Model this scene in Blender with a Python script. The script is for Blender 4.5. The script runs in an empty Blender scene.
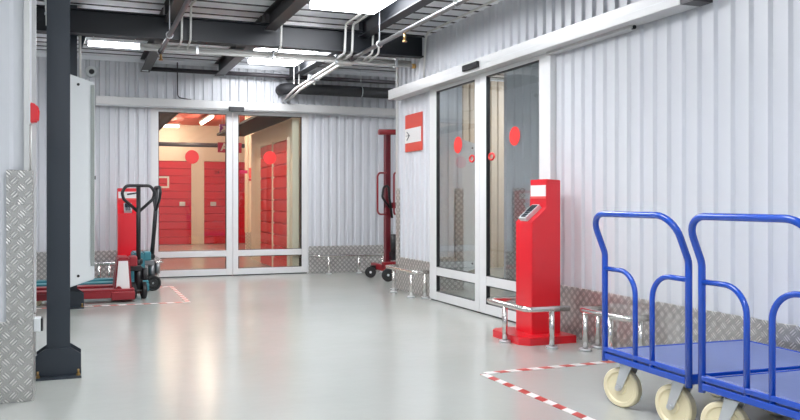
import bpy, bmesh, math, random
from mathutils import Vector, Matrix
random.seed(7)
scene = bpy.context.scene
COL = scene.collection
PI = math.pi

# ------------------------------------------------------------------ materials
def lin(c):
    out = []
    for v in c[:3]:
        v = v / 255.0
        out.append(v / 12.92 if v <= 0.04045 else ((v + 0.055) / 1.055) ** 2.4)
    return (*out, 1.0)

def new_mat(name):
    m = bpy.data.materials.new(name)
    m.use_nodes = True
    nt = m.node_tree
    return m, nt, nt.nodes['Principled BSDF'], nt.nodes['Material Output']

def mat(name, rgb, rough=0.5, metal=0.0, var=0.06, scale=6.0, bump=0.0, coat=0.0, stretch=None):
    """paint / metal with slight procedural mottling"""
    m, nt, b, o = new_mat(name)
    c = lin(rgb)
    tc = nt.nodes.new('ShaderNodeTexCoord')
    mp = nt.nodes.new('ShaderNodeMapping')
    if stretch: mp.inputs['Scale'].default_value = stretch
    nz = nt.nodes.new('ShaderNodeTexNoise')
    nz.inputs['Scale'].default_value = scale
    nz.inputs['Detail'].default_value = 4
    nt.links.new(tc.outputs['Object'], mp.inputs['Vector'])
    nt.links.new(mp.outputs['Vector'], nz.inputs['Vector'])
    mx = nt.nodes.new('ShaderNodeMix'); mx.data_type = 'RGBA'
    mx.inputs['A'].default_value = (*[v * (1 - var) for v in c[:3]], 1)
    mx.inputs['B'].default_value = (*[min(1, v * (1 + var)) for v in c[:3]], 1)
    nt.links.new(nz.outputs['Fac'], mx.inputs['Factor'])
    nt.links.new(mx.outputs['Result'], b.inputs['Base Color'])
    b.inputs['Roughness'].default_value = rough
    b.inputs['Metallic'].default_value = metal
    if coat: b.inputs['Coat Weight'].default_value = coat; b.inputs['Coat Roughness'].default_value = 0.08
    if bump:
        bp = nt.nodes.new('ShaderNodeBump')
        bp.inputs['Strength'].default_value = bump
        bp.inputs['Distance'].default_value = 0.01
        nt.links.new(nz.outputs['Fac'], bp.inputs['Height'])
        nt.links.new(bp.outputs['Normal'], b.inputs['Normal'])
    return m

def emit(name, rgb, strength):
    m, nt, b, o = new_mat(name)
    b.inputs['Base Color'].default_value = (0.8, 0.8, 0.8, 1)
    b.inputs['Emission Color'].default_value = lin(rgb)
    b.inputs['Emission Strength'].default_value = strength
    return m

def tread_plate(name, rgb, rough=0.3, size=0.07):
    """aluminium five-bar style tread plate: raised lozenges in alternating directions"""
    m, nt, b, o = new_mat(name)
    N, L = nt.nodes, nt.links
    tc = N.new('ShaderNodeTexCoord'); sp = N.new('ShaderNodeSeparateXYZ')
    L.new(tc.outputs['Object'], sp.inputs[0])
    def M(op, a, bb=None):
        n = N.new('ShaderNodeMath'); n.operation = op
        for i, v in enumerate((a, bb)):
            if v is None: continue
            if isinstance(v, (int, float)): n.inputs[i].default_value = v
            else: L.new(v, n.inputs[i])
        return n.outputs[0]
    u = M('ADD', sp.outputs['X'], sp.outputs['Y'])
    v = sp.outputs['Z']
    p = M('DIVIDE', M('ADD', u, v), size); q = M('DIVIDE', M('SUBTRACT', u, v), size)
    par = M('ABSOLUTE', M('MODULO', M('ADD', M('FLOOR', p), M('FLOOR', q)), 2))
    a = M('SUBTRACT', M('FRACT', M('ADD', p, 100)), 0.5); c = M('SUBTRACT', M('FRACT', M('ADD', q, 100)), 0.5)
    def ell(x, y):      # four parallel bars per cell, rounded ends; 0 on a bar's crest, 1 at its foot
        bar = M('MULTIPLY', M('ABSOLUTE', M('SUBTRACT', M('FRACT', M('ADD', M('MULTIPLY', y, 3.6), 100.0)), 0.5)), 2.6)
        end = M('POWER', M('DIVIDE', M('ABSOLUTE', x), 0.44), 4)
        side = M('POWER', M('DIVIDE', M('ABSOLUTE', y), 0.43), 8)
        return M('ADD', bar, M('ADD', end, side))
    e1, e2 = ell(a, c), ell(c, a)
    e = M('ADD', M('MULTIPLY', e1, par), M('MULTIPLY', e2, M('SUBTRACT', 1, par)))
    hgt = N.new('ShaderNodeMapRange'); hgt.interpolation_type = 'SMOOTHSTEP'
    L.new(e, hgt.inputs['Value'])
    hgt.inputs['From Min'].default_value = 1.0; hgt.inputs['From Max'].default_value = 0.45
    hgt.inputs['To Min'].default_value = 0.0; hgt.inputs['To Max'].default_value = 1.0
    bp = N.new('ShaderNodeBump'); bp.inputs['Strength'].default_value = 0.9; bp.inputs['Distance'].default_value = 0.006
    L.new(hgt.outputs[0], bp.inputs['Height']); L.new(bp.outputs['Normal'], b.inputs['Normal'])
    nz = N.new('ShaderNodeTexNoise'); nz.inputs['Scale'].default_value = 9; nz.inputs['Detail'].default_value = 5
    L.new(tc.outputs['Object'], nz.inputs['Vector'])
    mx = N.new('ShaderNodeMix'); mx.data_type = 'RGBA'
    cc = lin(rgb)
    mx.inputs['A'].default_value = (*[k * 0.8 for k in cc[:3]], 1)
    mx.inputs['B'].default_value = (*[min(1, k * 1.12) for k in cc[:3]], 1)
    L.new(nz.outputs['Fac'], mx.inputs['Factor'])
    m2 = N.new('ShaderNodeMix'); m2.data_type = 'RGBA'      # raised bars lighter in colour than the plate between
    m2.inputs['B'].default_value = (*[min(1, k * 1.9) for k in cc[:3]], 1)
    L.new(hgt.outputs[0], m2.inputs['Factor']); L.new(mx.outputs['Result'], m2.inputs['A'])
    L.new(m2.outputs['Result'], b.inputs['Base Color'])
    b.inputs['Metallic'].default_value = 0.75
    b.inputs['Roughness'].default_value = rough
    return m

def glass(name, tint=(250, 252, 250), boost=1.0):
    m, nt, b, o = new_mat(name)
    nt.nodes.remove(b)
    tr = nt.nodes.new('ShaderNodeBsdfTransparent'); tr.inputs['Color'].default_value = lin(tint)
    gl = nt.nodes.new('ShaderNodeBsdfGlossy'); gl.inputs['Roughness'].default_value = 0.0
    fr = nt.nodes.new('ShaderNodeFresnel'); fr.inputs['IOR'].default_value = 1.5
    gm = nt.nodes.new('ShaderNodeNewGeometry'); ir = nt.nodes.new('ShaderNodeMapRange')
    ir.inputs['To Min'].default_value = 1.5; ir.inputs['To Max'].default_value = 1 / 1.5
    nt.links.new(gm.outputs['Backfacing'], ir.inputs['Value']); nt.links.new(ir.outputs[0], fr.inputs['IOR'])
    mu = nt.nodes.new('ShaderNodeMath'); mu.operation = 'MULTIPLY'; mu.inputs[1].default_value = boost; mu.use_clamp = True
    mx = nt.nodes.new('ShaderNodeMixShader')
    nt.links.new(fr.outputs[0], mu.inputs[0]); nt.links.new(mu.outputs[0], mx.inputs[0])
    nt.links.new(tr.outputs[0], mx.inputs[1]); nt.links.new(gl.outputs[0], mx.inputs[2])
    nt.links.new(mx.outputs[0], o.inputs['Surface'])
    return m

def striped(name, c1, c2, period, axis):
    """red / white hazard tape: slanted bands, along local x or y"""
    m, nt, b, o = new_mat(name)
    N, L = nt.nodes, nt.links
    tc = N.new('ShaderNodeTexCoord'); sp = N.new('ShaderNodeSeparateXYZ'); L.new(tc.outputs['Object'], sp.inputs[0])
    ad = N.new('ShaderNodeMath'); ad.operation = 'MULTIPLY_ADD'
    L.new(sp.outputs['Y' if axis == 'x' else 'X'], ad.inputs[0]); ad.inputs[1].default_value = 0.45
    L.new(sp.outputs['X' if axis == 'x' else 'Y'], ad.inputs[2])
    md = N.new('ShaderNodeMath'); md.operation = 'FLOORED_MODULO'; L.new(ad.outputs[0], md.inputs[0]); md.inputs[1].default_value = period
    gt = N.new('ShaderNodeMath'); gt.operation = 'GREATER_THAN'; L.new(md.outputs[0], gt.inputs[0]); gt.inputs[1].default_value = period / 2
    mx = N.new('ShaderNodeMix'); mx.data_type = 'RGBA'
    mx.inputs['A'].default_value = lin(c1); mx.inputs['B'].default_value = lin(c2)
    L.new(gt.outputs[0], mx.inputs['Factor']); L.new(mx.outputs['Result'], b.inputs['Base Color'])
    b.inputs['Roughness'].default_value = 0.4
    return m

def floor_mat():
    m, nt, b, o = new_mat('epoxy_floor')
    N, L = nt.nodes, nt.links
    tc = N.new('ShaderNodeTexCoord')
    n1 = N.new('ShaderNodeTexNoise'); n1.inputs['Scale'].default_value = 1.3; n1.inputs['Detail'].default_value = 6
    n2 = N.new('ShaderNodeTexNoise'); n2.inputs['Scale'].default_value = 9; n2.inputs['Detail'].default_value = 4
    for n in (n1, n2): L.new(tc.outputs['Object'], n.inputs['Vector'])
    mx = N.new('ShaderNodeMix'); mx.data_type = 'RGBA'
    mx.inputs['A'].default_value = lin((164, 167, 161)); mx.inputs['B'].default_value = lin((178, 180, 175))
    L.new(n1.outputs['Fac'], mx.inputs['Factor']); L.new(mx.outputs['Result'], b.inputs['Base Color'])
    b.inputs['Roughness'].default_value = 0.19
    bp = N.new('ShaderNodeBump'); bp.inputs['Strength'].default_value = 0.06; bp.inputs['Distance'].default_value = 0.02
    L.new(n2.outputs['Fac'], bp.inputs['Height']); L.new(bp.outputs['Normal'], b.inputs['Normal'])
    b.inputs['Specular IOR Level'].default_value = 0.65
    return m

MT = dict(
    floor=floor_mat(),
    wall=mat('white_corrugated_steel', (214, 216, 221), 0.3, 0.0, 0.03, 3, 0.0),
    beige=mat('beige_corrugated_steel', (208, 190, 168), 0.38, 0.0, 0.04, 3),
    deck=mat('galvanised_deck', (240, 243, 246), 0.4, 0.1, 0.06, 4),
    plate=tread_plate('tread_plate', (186, 184, 181), 0.3),
    alu=mat('aluminium_trim', (205, 205, 204), 0.35, 0.25, 0.03, 8),
    white=mat('white_powder_coat', (226, 230, 231), 0.35, 0.0, 0.02, 8),
    wframe=mat('white_door_frame', (226, 226, 226), 0.3, 0.0, 0.02, 8),
    dark=mat('anthracite_steel', (40, 48, 57), 0.42, 0.0, 0.08, 6),
    beam=mat('dark_beam_paint', (15, 20, 28), 0.45, 0.0, 0.1, 5),
    brown=mat('primer_beam_paint', (48, 45, 46), 0.45, 0.0, 0.1, 5),
    black=mat('black_plastic', (24, 25, 28), 0.4, 0.0, 0.1, 10),
    rubber=mat('black_rubber', (30, 30, 31), 0.6, 0.0, 0.1, 20),
    red=mat('red_enamel', (222, 22, 38), 0.28, 0.0, 0.03, 8, coat=0.4),
    redtruck=mat('truck_red_paint', (140, 26, 36), 0.35, 0.0, 0.1, 8),
    maroon=mat('dark_red_paint', (104, 24, 36), 0.35, 0.0, 0.1, 8),
    teal=mat('teal_paint', (58, 128, 140), 0.4, 0.0, 0.1, 8),
    blue=mat('blue_powder_coat', (14, 74, 184), 0.25, 0.0, 0.04, 8, coat=0.5),
    bluedeck=mat('blue_deck_mat', (100, 116, 170), 0.42, 0.0, 0.05, 14, 0.1),
    cream=mat('cream_nylon', (240, 228, 192), 0.4, 0.0, 0.05, 12),
    chrome=mat('polished_stainless', (225, 222, 218), 0.17, 1.0, 0.03, 8),
    zinc=mat('zinc_plated_steel', (214, 217, 219), 0.35, 0.6, 0.08, 14),
    conduit=mat('grey_conduit', (224, 223, 219), 0.4, 0.2, 0.05, 8),
    steelpipe=mat('steel_pipe', (128, 128, 130), 0.3, 0.8, 0.1, 8),
    darkpipe=mat('dark_pipe_paint', (62, 58, 62), 0.35, 0.2, 0.1, 8),
    foam=mat('black_foam_insulation', (34, 35, 38), 0.7, 0.0, 0.1, 20),
    brass=mat('brass_fitting', (160, 132, 88), 0.3, 0.9, 0.08, 12),
    ovalred=mat('red_sticker_film', (226, 52, 50), 0.4, 0.0, 0.02, 8),
    signred=mat('sign_red', (214, 72, 58), 0.4, 0.0, 0.03, 8),
    signwhite=mat('sign_white', (236, 234, 232), 0.4, 0.0, 0.02, 8),
    signpink=mat('sign_light_red', (236, 92, 88), 0.4, 0.0, 0.02, 8),
    signpurple=mat('sign_purple', (150, 40, 150), 0.4, 0.0, 0.03, 8),
    signmag=mat('sign_magenta', (190, 24, 70), 0.4, 0.0, 0.03, 8),
    shutter=mat('red_shutter_paint', (214, 30, 48), 0.3, 0.0, 0.04, 6),
    creamwall=mat('cream_wall_paint', (236, 220, 200), 0.5, 0.0, 0.03, 3),
    orangeceil=mat('salmon_ceiling', (206, 84, 66), 0.55, 0.0, 0.12, 2),
    screen=mat('dark_screen', (40, 48, 56), 0.15, 0.0, 0.1, 20),
    grille=mat('speckled_grille', (150, 156, 152), 0.55, 0.3, 0.35, 160),
    yellowcap=mat('yellow_cap', (196, 150, 70), 0.4, 0.0, 0.05, 8),
    lamp=emit('lamp_diffuser', (248, 250, 255), 16.0),
    warmlamp=emit('warm_tube', (255, 232, 208), 95.0),
    glass=glass('clear_glass', (246, 249, 247), 1.0),
    glassr=glass('reflective_glass', (244, 247, 246), 1.35),
    tapex=striped('hazard_tape_along_x', (232, 228, 224), (176, 58, 50), 0.16, 'x'),
    tapey=striped('hazard_tape_along_y', (232, 228, 224), (176, 58, 50), 0.16, 'y'),
)

# ------------------------------------------------------------------ mesh helpers
def fillet(pts, r, n=6):
    pts = [Vector(p) for p in pts]
    rs = r if isinstance(r, (list, tuple)) else [r] * len(pts)
    out = [pts[0]]
    for i in range(1, len(pts) - 1):
        a, p, b = pts[i - 1], pts[i], pts[i + 1]
        d1, d2 = (a - p), (b - p)
        l1, l2 = d1.length, d2.length
        d1.normalize(); d2.normalize()
        ang = d1.angle(d2)
        if ang > PI - 0.02 or rs[i] <= 0:
            out.append(p); continue
        t = min(rs[i] / math.tan(ang / 2), l1 * 0.49, l2 * 0.49)
        rr = t * math.tan(ang / 2)
        bis = (d1 + d2).normalized()
        c = p + bis * (rr / math.sin(ang / 2))
        s, e = (p + d1 * t) - c, (p + d2 * t) - c
        for k in range(n + 1):
            w_, f_ = PI - ang, k / n
            out.append(c + s * (math.sin((1 - f_) * w_) / math.sin(w_)) + e * (math.sin(f_ * w_) / math.sin(w_)))
    out.append(pts[-1])
    return out

class MB:
    def __init__(self): self.bm = bmesh.new(); self.turned = False
    def faces_from(self, verts, faces, smooth=False):
        vs = [self.bm.verts.new(v) for v in verts]
        for f in faces:
            try:
                fc = self.bm.faces.new([vs[i] for i in f]); fc.smooth = smooth
            except ValueError: pass
        return vs
    def box(self, x0, x1, y0, y1, z0, z1, bev=0.0):
        vs = [(x, y, z) for z in (z0, z1) for y in (y0, y1) for x in (x0, x1)]
        fs = [(0, 2, 3, 1), (4, 5, 7, 6), (0, 1, 5, 4), (2, 6, 7, 3), (0, 4, 6, 2), (1, 3, 7, 5)]
        nv = self.faces_from(vs, fs)
        if bev > 0:
            es = list({e for v in nv for e in v.link_edges})
            bmesh.ops.bevel(self.bm, geom=es, offset=bev, segments=2, affect='EDGES', profile=0.5)
        return self
    def prism(self, poly, axis, a, b):
        """poly: 2-D outline in the two other axes (in xyz order), extruded along axis from a to b"""
        def put(p, t):
            if axis == 'x': return (t, p[0], p[1])
            if axis == 'y': return (p[0], t, p[1])
            return (p[0], p[1], t)
        n = len(poly)
        vs = [put(p, a) for p in poly] + [put(p, b) for p in poly]
        fs = [tuple(range(n - 1, -1, -1)), tuple(range(n, 2 * n))]
        fs += [(i, (i + 1) % n, n + (i + 1) % n, n + i) for i in range(n)]
        self.faces_from(vs, fs)
        return self
    def cyl(self, p0, p1, r, n=16, r1=None, smooth=True):
        p0, p1 = Vector(p0), Vector(p1)
        r1 = r if r1 is None else r1
        d = (p1 - p0).normalized()
        u = d.orthogonal().normalized(); w = d.cross(u)
        vs = []
        for p, rr in ((p0, r), (p1, r1)):
            for k in range(n):
                t = 2 * PI * k / n
                vs.append(p + (u * math.cos(t) + w * math.sin(t)) * rr)
        nv = self.faces_from(vs, [(k, (k + 1) % n, n + (k + 1) % n, n + k) for k in range(n)], smooth)
        self.bm.faces.new(nv[:n][::-1]); self.bm.faces.new(nv[n:])
        return self
    def tube(self, pts, r, n=12):
        pts = [Vector(p) for p in pts]
        q = [pts[0]]
        for p in pts[1:]:
            if (p - q[-1]).length > 1e-5: q.append(p)
        pts = q
        tang = []
        for i in range(len(pts)):
            if i == 0: t = pts[1] - pts[0]
            elif i == len(pts) - 1: t = pts[-1] - pts[-2]
            else: t = (pts[i + 1] - pts[i]).normalized() + (pts[i] - pts[i - 1]).normalized()
            tang.append(t.normalized())
        u = tang[0].orthogonal().normalized()
        rings = []
        for i, p in enumerate(pts):
            t = tang[i]
            u = (u - t * u.dot(t)).normalized()
            w = t.cross(u)
            rings.append([self.bm.verts.new(p + (u * math.cos(2 * PI * k / n) + w * math.sin(2 * PI * k / n)) * r) for k in range(n)])
        for a, b in zip(rings, rings[1:]):
            for k in range(n):
                f = self.bm.faces.new((a[k], a[(k + 1) % n], b[(k + 1) % n], b[k])); f.smooth = True
        self.bm.faces.new(rings[0][::-1]); self.bm.faces.new(rings[-1])
        return self
    def lathe(self, prof, c, axis, n=28):
        """prof: (radius, height along axis) closed loop around the axis"""
        self.turned = True
        c = Vector(c); d = Vector(axis).normalized(); u = d.orthogonal().normalized(); w = d.cross(u)
        m = len(prof)
        vs = [c + d * hh + (u * math.cos(2 * PI * k / n) + w * math.sin(2 * PI * k / n)) * rr for k in range(n) for rr, hh in prof]
        fs = []
        for k in range(n):
            k2 = (k + 1) % n
            for j in range(m):
                j2 = (j + 1) % m
                fs.append((k * m + j, k2 * m + j, k2 * m + j2, k * m + j2))
        self.faces_from(vs, fs, True)
        return self
    def obj(self, name, m, parent=None, loc=(0, 0, 0), rz=0):
        bmesh.ops.recalc_face_normals(self.bm, faces=self.bm.faces)
        me = bpy.data.meshes.new(name); self.bm.to_mesh(me); self.bm.free()
        me.materials.append(MT[m])
        o = bpy.data.objects.new(name, me); COL.objects.link(o)
        o.location = loc; o.rotation_euler = (0, 0, rz)
        if parent: o.parent = parent
        if self.turned: me.set_sharp_from_angle(angle=math.radians(38))   # crisp rims on turned parts
        return o

def tag(o, label, cat, group=None):
    o['label'] = label; o['category'] = cat
    if group: o['group'] = group
    return o
def struct(o, label=None):
    o['kind'] = 'structure'
    if label: o['label'] = label
    return o
def thing(name, label, cat, loc=(0, 0, 0), rz=0, group=None):
    o = bpy.data.objects.new(name, None); COL.objects.link(o)
    o.empty_display_size = 0.1
    o.location = loc; o.rotation_euler = (0, 0, rz)
    return tag(o, label, cat, group)
def kids(o): return [c for c in bpy.data.objects if c.parent == o]
def copy_tree(o, parent=None):
    c = o.copy(); COL.objects.link(c); c.parent = parent
    for ch in kids(o): copy_tree(ch, c)
    return c
def text_obj(body, size, m, name, parent, loc, rot, depth=0.003):
    cu = bpy.data.curves.new(name, 'FONT'); cu.body = body; cu.size = size
    cu.align_x = 'CENTER'; cu.align_y = 'CENTER'; cu.extrude = depth; cu.offset = size * 0.02
    tmp = bpy.data.objects.new('tmp_text', cu)
    COL.objects.link(tmp)
    dg = bpy.context.evaluated_depsgraph_get()
    me = bpy.data.meshes.new_from_object(tmp.evaluated_get(dg))
    bpy.data.objects.remove(tmp); bpy.data.curves.remove(cu)
    me.materials.clear(); me.materials.append(MT[m])
    o = bpy.data.objects.new(name, me); COL.objects.link(o)
    o.parent = parent; o.location = loc; o.rotation_euler = rot
    return o

def corr_profile(a, b, pitch=0.125, depth=0.02, flat=0.066, slope=0.014):
    """(t, d) outline of trapezoidal sheet; d=0 at crest, +depth in the valley"""
    pts = []; t = math.floor(a / pitch) * pitch
    while t < b:
        for dt, d in ((0, 0), (flat, 0), (flat + slope, depth), (pitch - slope, depth)):
            if a < t + dt < b: pts.append((t + dt, d))
        t += pitch
    def dat(x):
        f = (x % pitch)
        if f < flat: return 0
        if f < flat + slope: return depth * (f - flat) / slope
        if f < pitch - slope: return depth
        return depth * (pitch - f) / slope
    return [(a, dat(a))] + pts + [(b, dat(b))]
def sheet_along_y(mb, X, a, b, z0, z1, sgn=1, thick=0.07, **k):
    """sheet whose crests lie at X, thickness growing towards sgn*X"""
    pr = corr_profile(a, b, **k)
    poly = [(X + sgn * d, t) for t, d in pr] + [(X + sgn * thick, b), (X + sgn * thick, a)]
    mb.prism(poly, 'z', z0, z1)
def sheet_along_x(mb, Y, a, b, z0, z1, sgn=1, thick=0.07, **k):
    pr = corr_profile(a, b, **k)
    poly = [(t, Y + sgn * d) for t, d in pr] + [(b, Y + sgn * thick), (a, Y + sgn * thick)]
    mb.prism(poly, 'z', z0, z1)

# ------------------------------------------------------------------ dimensions
XR = 3.58          # right wall crest plane
YB = 10.45         # back wall crest plane
HD = 2.97          # underside of the roof deck
KH = 0.39          # tread plate height

# ------------------------------------------------------------------ setting
m = MB(); m.box(-7, 9, -9, 22, -0.12, 0); struct(m.obj('floor', 'floor'))

m = MB()
pr = corr_profile(-2.2, 10.9, pitch=0.25, depth=0.03, flat=0.19, slope=0.02)
m.prism([(t, HD + d) for t, d in pr] + [(10.9, HD + 0.16), (-2.2, HD + 0.16)], 'x', -5.2, 7.6)
struct(m.obj('ceiling', 'deck'))

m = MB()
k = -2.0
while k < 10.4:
    m.box(-5.2, 7.6, k + .212, k + .232, HD - .004, HD + .05); k += .25  # dark strips stand in for the shade in the deck grooves
struct(m.obj('groove_shade_strips', 'darkpipe'))

# right wall, with the opening of the sliding door (5.085 .. 7.24)
m = MB()
sheet_along_y(m, XR, 7.24, 8.235, KH, 2.85)
sheet_along_y(m, XR, -2.2, 5.085, KH, 2.85)
sheet_along_y(m, XR, 5.085, 7.24, 2.24, 2.85)
m.box(XR + .03, XR + .07, 7.24, 8.235, 0, KH); m.box(XR + .03, XR + .07, -2.2, 5.085, 0, KH)
struct(m.obj('wall_right', 'wall'))
m = MB()
m.box(XR - .004, XR + .03, 7.24, 8.235, 0, KH, .002)
m.box(XR - .004, XR + .03, -2.2, 5.085, 0, KH, .002)
struct(m.obj('baseboard_right', 'plate'))
m = MB(); m.box(XR - .008, XR + .08, 8.225, 8.24, 0.0, 1.2); m.box(XR - .008, XR - .003, 8.14, 8.225, 0.39, 1.2)
struct(m.obj('trim_1', 'plate'))
m = MB(); m.box(XR - .01, XR + .09, 8.24, 8.25, 0, 2.85); m.box(XR - .012, XR - .002, 8.19, 8.24, 1.2, 2.85)
struct(m.obj('trim_2', 'alu'))

# back wall, with the opening of the back sliding door (0.91 .. 3.135)
m = MB()
sheet_along_x(m, YB, -5.0, 0.91, KH, HD)
sheet_along_x(m, YB, 3.135, 7.5, KH, HD)
sheet_along_x(m, YB, 0.91, 3.135, 2.33, HD)
m.box(-5, 0.91, YB + .03, YB + .07, 0, KH); m.box(3.135, 7.5, YB + .03, YB + .07, 0, KH)
struct(m.obj('wall_back', 'wall'))
m = MB()
m.box(-5, 0.91, YB - .004, YB + .03, 0, KH, .002)
m.box(3.135, 7.5, YB - .004, YB + .03, 0, KH, .002)
struct(m.obj('baseboard_back', 'plate'))
m = MB(); m.box(-5, 0.91, YB - .02, YB - .004, HD - .05, HD); m.box(3.135, 7.5, YB - .02, YB - .004, HD - .05, HD); m.box(.91, 3.135, YB - .02, YB - .004, HD - .05, HD)
struct(m.obj('trim_3', 'deck'))

# left wall end (pier) in the foreground
m = MB()
sheet_along_x(m, 4.26, -5.0, -0.258, 0.0, HD, pitch=0.25, depth=0.012, flat=.15, slope=.02)
sheet_along_y(m, -0.258, 4.275, 4.6, 0.0, HD, sgn=-1, pitch=.11, depth=.012, flat=.05)
m.box(-5.0, -.285, 4.33, 4.6, 0, HD)
struct(m.obj('wall_left_front', 'wall'))
m = MB()
m.box(-5, -.236, 4.248, 4.26, 0, .42, .002)
m.box(-.362, -.236, 4.244, 4.252, .42, 1.212)
m.box(-.258, -.234, 4.2605, 4.5, 0, .42); m.box(-.258, -.234, 4.2605, 4.33, .42, 1.212)
struct(m.obj('trim_4', 'plate'))
m = MB(); m.box(-.278, -.252, 4.248, 4.262, 1.212, HD); m.box(-.258, -.252, 4.262, 4.30, 1.212, HD); m.box(-.258, -.235, 4.56, 4.605, .42, HD)
struct(m.obj('trim_5', 'alu'))
m = MB(); sheet_along_y(m, -5.0, 4.26, YB, 0, HD, sgn=-1); struct(m.obj('wall_left', 'wall'))

# vestibule beyond the right-hand glass door
m = MB()
sheet_along_x(m, 7.95, 3.70, 4.30, KH, 2.85); m.box(3.7, 4.30, 7.98, 8.02, 0, KH)
struct(m.obj('wall_vestibule_end', 'wall'))
m = MB(); sheet_along_x(m, 10.36, 4.9, 7.4, 0, HD - .03, thick=.05); struct(m.obj('wall_recess', 'beige'))
m = MB()
sheet_along_y(m, 7.42, 2.5, YB, 0, HD)
m.box(3.7, 7.42, 2.42, 2.5, 0, HD)
sheet_along_x(m, 8.5, 5.25, 7.42, KH, HD - .03); m.box(5.25, 7.42, 8.53, 8.57, 0, KH)
struct(m.obj('wall_vestibule', 'wall'))
m = MB()
m.box(4.205, 4.31, 7.935, 7.95, .0, 1.2); m.box(4.30, 4.31, 7.95, 8.02, 0, 1.2); m.box(3.7, 4.205, 7.944, 7.978, 0, KH)
m.box(5.245, 7.4, 8.49, 8.52, 0, KH)
m.box(5.34, 5.52, 8.488, 8.50, KH, 1.22)
struct(m.obj('baseboard_vestibule', 'plate'))

# corridor behind the back glass door
m = MB()
m.box(2.92, 3.02, 10.53, 13.3, 0, 2.25)
m.box(.75, .9, 10.53, 12.5, 0, 2.9)
m.box(-3, 3.95, 18.45, 18.55, 0, 2.9)
m.box(3.02, 6, 13.3, 13.4, 0, 2.9)
struct(m.obj('wall_corridor', 'creamwall'))
m = MB(); sheet_along_x(m, 15.6, 3.3, 6, KH, 2.9); struct(m.obj('wall_corridor_far', 'creamwall'))
m = MB(); m.box(3.3, 6, 15.59, 15.63, 0, KH); struct(m.obj('baseboard_corridor', 'plate'))
m = MB(); m.box(-3, 6, 10.55, 18.5, 2.9, 2.98); struct(m.obj('ceiling_corridor', 'orangeceil'))
m = MB(); m.box(-3.1, -3, 10.5, 18.5, 0, 2.9); m.box(6, 6.1, 10.5, 18.5, 0, 2.9); struct(m.obj('wall_corridor_side', 'creamwall'))

# ------------------------------------------------------------------ sliding doors
def door(name, axis, P, a, b, stile, label, top=2.2):
    """leaf between a and b; plane P (front face), runs along axis"""
    def bx(mb, t0, t1, d0, d1, z0, z1, bev=.003):
        if axis == 'x': mb.box(t0, t1, P + d0, P + d1, z0, z1, bev)
        else: mb.box(P + d0, P + d1, t0, t1, z0, z1, bev)
    m = MB()
    sl, sr = stile
    ht = top + .06 if axis == 'x' else 2.3
    bx(m, a, a + sl, 0, .045, .012, ht); bx(m, b - sr, b, 0, .045, .012, ht)
    bx(m, a + sl, b - sr, .002, .043, .012, .10); bx(m, a + sl, b - sr, .002, .043, .272, .358); bx(m, a + sl, b - sr, .002, .043, top, top + .06 if axis == 'x' else 2.3)
    d = struct(m.obj(name, 'wframe'), label)
    for z0, z1 in ((.10, .272), (.358, top)):
        g = MB(); bx(g, a + sl, b - sr, .02, .026, z0, z1, 0)
        g.obj('glass_pane', 'glass' if axis == 'x' else 'glassr', d)
        s = MB()   # black gasket
        w = .008
        bx(s, a + sl, a + sl + w, .004, .04, z0, z1, 0); bx(s, b - sr - w, b - sr, .004, .04, z0, z1, 0)
        bx(s, a + sl, b - sr, .004, .04, z0, z0 + w * .6, 0); bx(s, a + sl, b - sr, .004, .04, z1 - w, z1, 0)
        s.obj('gasket', 'black', d)
    s = MB(); bx(s, a + .01, b - .01, .008, .038, 0.0, .012, 0); s.obj('sweep_seal', 'black', d)
    return d
def disc(mb, axis, P, t, z, r, th=.003):
    c = (t, P, z) if axis == 'x' else (P, t, z)
    e = (t, P + th, z) if axis == 'x' else (P + th, t, z)
    mb.cyl(c, e, r, 32, smooth=False)
db1 = door('door_1', 'x', YB, .915, 2.028, (.095, .088), 'left leaf of the white framed sliding glass door in the back wall', 2.268)
db2 = door('door_2', 'x', YB, 2.033, 3.13, (.075, .09), 'right leaf of the white framed sliding glass door in the back wall', 2.268)
dr1 = door('door_3', 'y', 3.53, 6.195, 7.235, (.085, .14), 'far leaf of the sliding glass door in the right wall')
dr2 = door('door_4', 'y', 3.53, 5.09, 6.19, (.14, .115), 'near leaf of the sliding glass door beside the red kiosk')
for d, axis, P, t, z in ((db1, 'x', YB + .015, 1.465, 1.66), (db2, 'x', YB + .015, 2.57, 1.67), (dr1, 'y', 3.545, 6.645, 1.607), (dr2, 'y', 3.545, 5.617, 1.611)):
    s = MB(); disc(s, axis, P, t, z, .083 if axis == 'y' else .095); s.obj('round_sticker', 'ovalred', d)
s = MB(); s.box(2.135, 2.245, YB + .014, YB + .018, 1.44, 1.485); s.obj('strip_sticker', 'signmag', db2)
text_obj('24 / 7', .075, 'maroon', 'sticker_lettering', db1, (1.86, YB + .014, 1.45), (PI / 2, 0, 0), .0015)
for d, t in ((dr1, 6.36), (dr2, 6.0)):
    s = MB()
    pts = [(t + .045 * math.cos(k * PI / 8), 1.455 + .03 * math.sin(k * PI / 8)) for k in range(17)]
    s.tube([(3.545, a, b) for a, b in pts], .009, 6); s.obj('ring_sticker', 'ovalred', d)
# fixed door frame posts and thresholds
m = MB(); m.box(.905, .915, YB - .01, YB + .06, 0, 2.3); m.box(3.13, 3.14, YB - .01, YB + .06, 0, 2.3); m.box(.905, 3.14, YB + .05, YB + .07, 2.3, 2.34)
struct(m.obj('trim_6', 'wframe'))
m = MB(); m.box(3.53, 3.6, 5.075, 5.09, 0, 2.26); m.box(3.53, 3.6, 7.235, 7.25, 0, 2.26)
struct(m.obj('trim_7', 'wframe'))

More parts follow.
